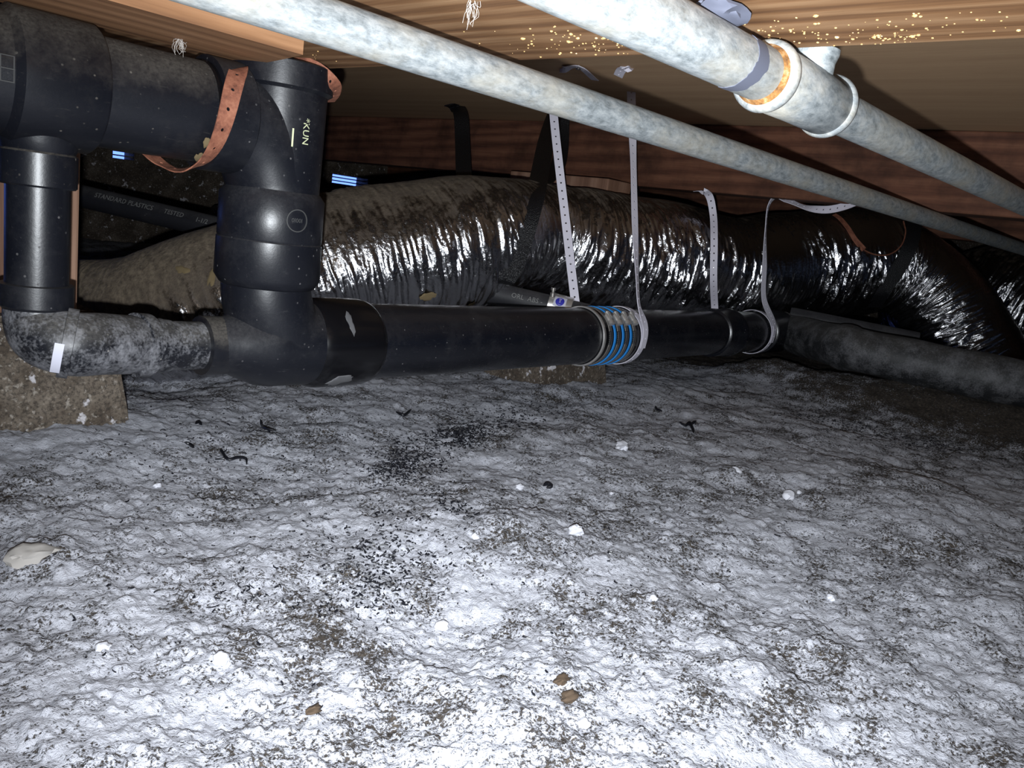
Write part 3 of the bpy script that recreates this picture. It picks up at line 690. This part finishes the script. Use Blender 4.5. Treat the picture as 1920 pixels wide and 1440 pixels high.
right = [cl(1160, 136)-np.array([0, 0, .006]), cl(1166, 130), cl(1176, 127), P(1183, 142, 1.80), P(1184, 200, 1.79), P(1187, 300, 1.76), P(1190, 420, 1.73), P(1194, 520, 1.70), P(1198, 575, 1.680), circ(xA, .45, .069), circ(xA, .15, .0665), circ(xA, -.25, .0662)]
tw = ROT @ W(.75, 0, -.66); tw2 = ROT @ W(.42, 0, -.9)
wr = [camx*.2+np.array([0, 1., 0])]*2+[camx*.6+np.array([0, .8, 0]), camx, camx, tw, tw, tw2, tw2, AXW, AXW, AXW]
SA = plastic_strap('white perforated strap round the clamped coupling, hung from the subfloor', left, right, xA, None, wl, wr)
nh = t2-np.array([0, 0, .001])
obj('nail_head', turned(nh-np.array([0, 0, .005]), nh+np.array([0, 0, .01]), [(0, .0045), (.002, .005), (.003, .002), (.012, .002)], 12), 'dsteel', SA)
xB = 2.175
left = [onz(1306, 358, H+.140), onz(1318, 358, H+.140), P(1330, 368, 2.10), onduct(1337, 400, .030), onduct(1339, 450, .020), onduct(1338, 520, .020), P(1340, 575, 2.185), P(1342, 600, 2.20)]
wl = [np.array([0, 1., 0])*.5+camx]*2+[camx]*6
right = [P(1615, 374, 1.86), P(1585, 386, 1.90), P(1550, 393, 1.94), P(1510, 388, 1.99), P(1475, 375, 2.03), P(1452, 371, 2.06), P(1441, 385, 2.08), P(1435, 430, 2.11), P(1433, 500, 2.15), P(1432, 560, 2.18), circ(xB, .45, .069), circ(xB, .1, .0665), circ(xB, -.3, .0662)]
wr = [np.array([.3, .3, 1.])]*3+[ROT @ W(.1, .6, -.8)]*2+[tw2]*2+[tw2, tw, tw, AXW, AXW, AXW]
plastic_strap('white perforated strap round the far pipe end, top curling sideways', left, right, xB, None, wl, wr)

# rusty perforated straps at the tee
fa = up(.45)
pts = [oncyl(px, py, fa, (1, 0, 0), .0685) for px, py in ((449, 131), (444, 142), (439, 158), (434, 176), (427, 205), (417, 240), (405, 270), (388, 296), (366, 312), (345, 317))]
top = [onz(500, 126, H+.139), onz(465, 128, H+.139), onz(447, 134, H+.134)]
ang = np.linspace(-1.75, -2.5, 4)
under = [np.array([pts[-1][0]-.005-.006*i, SY-.0685*math.cos(a_), Z(UZ)+.0685*math.sin(a_)]) for i, a_ in enumerate(ang)]
pth = top+pts+under
wv = [np.array([.25, 1., 0])]*2+[np.array([1, .4, 0.])]+[np.array([1, .0, .45])]*10+[np.array([1., .1, 0])]*4
R1 = thing('pipe_strap', (pts[3][0], pts[3][1], 0), 'rusty perforated steel strap slung under the upper black pipe', 'strap', 'rusty straps at the tee')
obj('strap_band', strip(pth, wv, .0200, .0014, .0235, .0021), 'rust', R1)
R2 = thing('pipe_strap', (SX+.06, SY, 0), 'short rusty strap bent round the top of the drain stack', 'strap', 'rusty straps at the tee')
pth = [P(548, 118, .985), P(572, 122, .975), P(598, 134, .975), P(618, 152, .985), P(627, 164, 1.0), P(624, 178, 1.03), P(614, 190, 1.06)]
aw = [ROT @ W(.45, .9, 0)]*2+[ROT @ W(.55, .8, 0)]*2+[ROT @ W(.75, .6, .2), ROT @ W(.9, .3, -.3), ROT @ W(.9, .2, -.4)]
obj('strap_band', strip(pth, aw, .0190, .0014, .0235, .0021), 'rust', R2)

# black webbing slings under the duct
def sling(pts, wid, label, n=300, wdir=None):
    root = thing('webbing_strap', (pts[len(pts)//2][0], pts[len(pts)//2][1], 0), label, 'strap', 'black webbing slings')
    obj('webbing', strip(pts, wdir if wdir is not None else [camx]*len(pts), wid, .003), 'web', root); return root
wp = [onz(843, 195, ZS-.002), onz(856, 200, ZS-.004), P(864, 215, 2.38), P(867, 260, 2.33), P(870, 330, 2.22), P(880, 420, 2.08), P(900, 500, 2.0), P(925, 525, 1.90), onduct(944, 527), onduct(964, 495), onduct(978, 455), onduct(990, 415), onduct(1002, 370), P(1012, 325, 1.92), P(1024, 265, 2.10), P(1040, 215, 2.28), P(1052, 190, 2.36)]
W1 = sling(wp, .044, 'black webbing sling pinching the middle of the foil duct')
tl = [P(1055, 205, 2.28), P(1054, 240, 2.26), P(1052, 280, 2.22), P(1046, 312, 2.16), P(1025, 340, 2.00), P(1010, 350, 1.90)]
obj('webbing_tail', strip(tl, [camx]*6, .040, .003), 'web', W1)
wp = [P(1716, 395, 2.72), onduct(1714, 425, .012), onduct(1706, 460, .012), onduct(1692, 490, .012), onduct(1674, 520, .012), onduct(1655, 548, .012), onduct(1640, 575, .012)]
sling(wp, .046, 'black webbing sling at the right hand bend of the duct', 200)
# rusty wire loop on the duct
wl_ = [onduct(*q_) for q_ in ((1564, 402), (1575, 410), (1590, 428), (1603, 449), (1620, 468), (1645, 478), (1670, 476), (1690, 460), (1698, 435), (1694, 415))]
wi = spline(wl_, 80)
obw = thing('duct_wire', (wi[40][0], wi[40][1], 0), 'rusty tape and wire loop hanging over the duct end', 'wire')
obj('wire', tube(wi[24:], .0022, 8), 'rust', obw)
obj('rusty_tape', strip(wl_[:5], [camx]*5, .016, .0012), 'rust', obw)

# smears and dried mud, each a thin crust with its own outline
def splat(hit, px, py, rx, ry, rot, seed, off=.0012, n=22):
    V, Fs = [], []
    ring = []
    for k in range(n):
        a_ = 2*math.pi*k/n; q_ = 1+1.1*float(fbm(np.array(math.cos(a_)*1.6+seed), np.array(math.sin(a_)*1.6), 3, seed)); ring.append((rx*q_*math.cos(a_), ry*q_*math.sin(a_)))
    cr_, sr_ = math.cos(rot), math.sin(rot)
    for f_ in (1.0, .75, .4):
        for x_, y_ in ring: V.append(hit(px+f_*(x_*cr_-y_*sr_), py+f_*(x_*sr_+y_*cr_), off if f_ < 1 else -.0005))
    V.append(hit(px, py, off))
    for b_ in (0, n):
        for k in range(n): j = (k+1) % n; Fs.append((b_+k, b_+j, b_+n+j, b_+n+k))
    for k in range(n): Fs.append((2*n+k, 2*n+(k+1) % n, 3*n))
    return np.array(V), Fs
hm = lambda px, py, o_: oncyl(px, py, mainp(.68), MAX, .0645+o_)
hu = lambda px, py, o_: oncyl(px, py, up(.48), (1, 0, 0), .0655+o_)
hd_ = lambda px, py, o_: onduct(px, py, .004+o_)
obj('pale_smear', splat(hm, 657, 605, 6, 22, -.3, 3, .0006), 'smear', D); obj('pale_smear', splat(hm, 640, 712, 26, 7, -.25, 5, .0006), 'smear', D)
obj('mud_stain', splat(hu, 388, 268, 7, 10, .4, 7, .0006), 'mud', D); obj('mud_stain', splat(hu, 374, 294, 9, 7, -.3, 9, .0006), 'mud', D)
obj('mud_splat', splat(hd_, 804, 556, 15, 7, -.2, 11), 'mud', DU); obj('mud_splat', splat(hd_, 880, 575, 14, 4, -.6, 12), 'mud', DU); obj('mud_splat', splat(hd_, 396, 520, 7, 18, .2, 14), 'mud', DU); obj('mud_splat', splat(hd_, 340, 505, 14, 8, .1, 15), 'mud', DU)
e0, e1 = P(1480, 592, 2.47), P(1720, 640, 2.36)
tag(obj('pipe_stub', turned(e0, e1, [(0, .026), (.01, .0275), (np.linalg.norm(e1-e0), .0275)]), 'abs_grey', None), 'short dark pipe stub behind the bend of the dusty old drain', 'pipe')
# ------------------------------------------------------------------ small things
def blob(c, r, seed, sq=(1, 1, .75), rough=.5, sub=3):
    bm = bmesh.new(); bmesh.ops.create_icosphere(bm, subdivisions=sub, radius=1)
    for v in bm.verts:
        k = 1+rough*float(fbm(np.array(v.co.x*1.7+seed*3.1), np.array(v.co.y*1.7+v.co.z*2.1), 3, seed)); v.co = Vector([v.co[i]*r*sq[i]*k+float(c[i]) for i in range(3)])
    bm.verts.index_update(); g = (np.array([v.co[:] for v in bm.verts]), [[v.index for v in q_.verts] for q_ in bm.faces]); bm.free(); return g
def on_ground(px, py):
    r = ray(px, py); o = np.array([0, 0, H]); t = -H/r[2]
    for _ in range(6):
        p = o+r*t; t = (float(ground_z(p[0], p[1]))-H)/r[2]
    return o+r*t
clods = [(1080, 998, 15, 'largest round white pebble in the middle of the floor'), (974, 915, 8, 'small white pebble behind the largest round pebble'), (891, 1008, 8, 'small white pebble left of the largest round pebble'),
         (1477, 932, 12, 'upright white pebble at right centre of the floor'), (1225, 1123, 8, 'white pebble below and right of the largest round pebble'), (1558, 1122, 8, 'white pebble alone at lower right centre'),
         (1380, 895, 18, 'flat white clod behind the upright white pebble'), (1146, 927, 5, 'tiny white pebble up from the largest round pebble'), (828, 1176, 13, 'white pebble in the lower middle of the floor'),
         (415, 1240, 16, 'white clod at lower left of the floor'), (192, 1218, 13, 'white pebble nearest the lower left corner'), (1165, 842, 14, 'white clod close below the clamped coupling'), (295, 912, 7, 'tiny white pebble near the left pier'), (1095, 1360, 12, 'white clod at the bottom middle edge'), (1498, 924, 5, 'tiny white pebble right beside the upright pebble')]
for k, (px, py, rp_, lb) in enumerate(clods):
    p = on_ground(px, py); d = float((p-np.array([0, 0, H])) @ ray(960, 720)); r = rp_*d/F
    tag(obj('white_pebble', blob((p[0], p[1], p[2]+r*.25), r, 40+k, (1.05, .9, .8), .8), 'powder', None), lb, 'pebble', 'white pebbles on the floor')
p = on_ground(55, 1040); d = .75
tag(obj('soil_clod', blob((p[0], p[1], p[2]-.001), .017, 61, (1.3, .9, .6), 1.0), 'tan', None), 'pale tan clod of soil at the left edge of the floor', 'clod')
for px, py, r, lb in ((1052, 1280, .006, 'small orange brown chip at bottom centre of floor'), (1068, 1312, .007, 'dark brown soil crumb below the orange chip'), (586, 1336, .005, 'light brown chip at lower left centre')):
    p = on_ground(px, py); tag(obj('brown_chip', blob((p[0], p[1], p[2]+r*.4), r, int(px), (1.3, .7, .6), 1.0), 'brown', None), lb, 'chip')
def chipgeo(a_, b_, w_, t_):
    a_, b_ = np.array(a_), np.array(b_); d_ = _u(b_-a_); s_ = _u(np.cross(d_, np.array([0, 0, 1.]))); u_ = np.cross(s_, d_)
    V = [a_+s_*i*w_*.4+u_*j*t_ for i in (-1, 1) for j in (0, 1)]+[b_+d_*(.1*i)*w_+s_*i*w_*.55+u_*j*t_ for i in (-1, 1) for j in (0, 1)]
    return np.array(V), [(0, 1, 3, 2), (4, 6, 7, 5), (0, 4, 5, 1), (2, 3, 7, 6), (1, 5, 7, 3), (0, 2, 6, 4)]
tag(obj('wood_chip', chipgeo(ony(64, 668, 1.118)-np.array([0, .004, 0]), ony(92, 684, 1.112)-np.array([0, .004, 0]), .012, .006), 'chip', None, False), 'pale splinter of wood stuck on the pier below the elbow', 'wood chip')
# loose plastic shavings, the big ones one by one
def curl(pxs, r, lift=.003):
    p = np.array([on_ground(*q_)+np.array([0, 0, lift+r]) for q_ in pxs]); s_ = spline(p, 26); return tube(s_, np.concatenate([np.linspace(.4, 1, 6), np.ones(14), np.linspace(1, .4, 6)])*r, 8)
for pxs, r, lb in [([(488, 793), (490, 802), (500, 810), (517, 814)], .0022, 'single curved black shaving behind the double curl'), ([(403, 868), (420, 866), (414, 851), (428, 868), (446, 864), (460, 866), (462, 877)], .0020, 'long double curled black shaving at left'),
                   ([(1273, 797), (1284, 803), (1291, 798), (1297, 808), (1300, 818)], .0030, 'forked black shaving at right of centre'), ([(1291, 803), (1304, 795)], .0028, 'short black shaving crossing the forked one'), ([(1228, 766), (1231, 772), (1240, 775)], .0024, 'hooked black shaving behind the forked one'),
                   ([(742, 778), (755, 784), (770, 774)], .0026, 'bent black shaving under the main pipe'), ([(1018, 918), (1026, 914), (1032, 919), (1024, 922)], .0030, 'small black tangle above the largest pebble'), ([(346, 836), (356, 840), (363, 846)], .0022, 'short black shaving left of the double curl'), ([(366, 801), (372, 797), (378, 803)], .0022, 'small black shaving near the pier corner')]:
    tag(obj('plastic_shaving', curl(pxs, r), 'black', None), lb, 'shaving', 'loose black shavings')
def shavings():
    pts = []
    def scatter(poly, sig, n_):
        poly = np.array(poly, float); L_ = np.r_[0, np.cumsum(np.linalg.norm(np.diff(poly, axis=0), axis=1))]
        for u in RNG.uniform(0, L_[-1], n_):
            q_ = np.array([np.interp(u, L_, poly[:, k]) for k in (0, 1)])+RNG.normal(0, 1, 2)*np.array(sig); pts.append(q_)
    scatter([(1010, 765), (930, 790), (860, 815), (790, 850), (740, 890)], (45, 14), 1000)
    scatter([(880, 810), (850, 825)], (26, 9), 420)
    scatter([(770, 855), (730, 895)], (26, 14), 380)
    scatter([(810, 920), (850, 950), (880, 975)], (12, 8), 90)
    scatter([(1480, 772), (1560, 788), (1640, 810), (1720, 830), (1800, 845)], (30, 7), 700)
    scatter([(980, 760), (1200, 775), (1400, 770)], (90, 25), 160)
    scatter([(760, 1000), (720, 1060), (700, 1130)], (60, 40), 500)
    scatter([(350, 850), (600, 850), (800, 790)], (120, 50), 300)
    scatter([(300, 1000), (1000, 1000), (1700, 950)], (260, 140), 420)
    scatter([(420, 1110), (530, 1130)], (40, 12), 40)
    V, Fs = [], []
    for px, py in pts:
        if py < 735 or px < 0 or px > 1915: continue
        p = on_ground(px, py); L_ = float(np.clip(RNG.lognormal(-5.35, .55), .002, .017)); w_ = RNG.uniform(.0004, .0009); a_ = RNG.uniform(0, 2*math.pi); k_ = RNG.normal(0, 260)
        q_ = p+np.array([0, 0, .0022]); n_ = 5; dz = RNG.normal(0, .25)
        prev = None
        for i in range(n_):
            d_ = np.array([math.cos(a_), math.sin(a_), dz*(1-i/2)]); s_ = np.array([-math.sin(a_), math.cos(a_), 0])
            k0 = len(V); V += [q_-s_*w_, q_+s_*w_, q_+np.array([0, 0, w_*1.6])]
            if prev is not None: Fs += [(prev, prev+1, k0+1, k0), (prev+1, prev+2, k0+2, k0+1), (prev+2, prev, k0, k0+2)]
            prev = k0; q_ = q_+d_*L_/n_; a_ += k_*L_/n_
    return np.array(V), Fs
tag(obj('plastic_shavings', shavings(), 'black', None, False), 'trails of fine black pipe shavings scattered on the white floor', 'shavings', kind='stuff')
# crumbs of amber resin / sawdust under the near plank
def crumbs():
    gs = []
    def crumb(x, y, r):
        bm = bmesh.new(); bmesh.ops.create_icosphere(bm, subdivisions=1, radius=1)
        for v in bm.verts: v.co = Vector((x+v.co.x*r*RNG.uniform(.7, 1.4), y+v.co.y*r*RNG.uniform(.7, 1.4), ZJ-.0005+v.co.z*r*.6))
        bm.verts.index_update(); gs.append((np.array([v.co[:] for v in bm.verts]), [[v.index for v in q_.verts] for q_ in bm.faces])); bm.free()
    for cxp, cyp, sx, sy, n_ in ((1050, 75, 80, 16, 60), (1150, 90, 50, 10, 40), (1560, 65, 90, 14, 60), (1680, 68, 40, 8, 40), (1800, 45, 80, 18, 30), (1440, 55, 30, 14, 20), (580, 108, 30, 8, 10)):
        for _ in range(n_):
            p = onz(cxp+RNG.normal(0, sx), cyp+RNG.normal(0, sy), ZJ)
            if .37 < p[0] < .62: crumb(p[0], p[1], float(np.clip(RNG.lognormal(-7.2, .45), .0003, .0020)))
    return join(*gs)
tag(obj('amber_crumbs', crumbs(), 'crumb', NEAR, False), 'specks of amber crumbs', None, kind='stuff')
def tuft(c, n_, L_, seed, down=True):
    r_ = np.random.default_rng(seed); gs = []
    for _ in range(n_):
        a_ = np.array(c)+r_.normal(0, .0022, 3); e_ = a_+np.array([r_.normal(0, .0025), r_.normal(0, .0025), -abs(r_.normal(L_, L_*.3))]); m_ = (a_+e_)/2+r_.normal(0, .003, 3)
        gs.append(tube(spline([a_, m_, e_], 6), .00013, 4))
    return join(*gs)
tag(obj('cobweb_tuft', tuft(onz(337, 75, H+.141), 22, .012, 1), 'web_fibre', None), 'dusty cobweb tuft hanging from the board over the upper pipe', 'cobweb')
tag(obj('cobweb_tuft', tuft(onz(888, 2, ZJ-.001), 16, .012, 2), 'web_fibre', None), 'pale cobweb tuft hanging from the plank at top centre', 'cobweb')
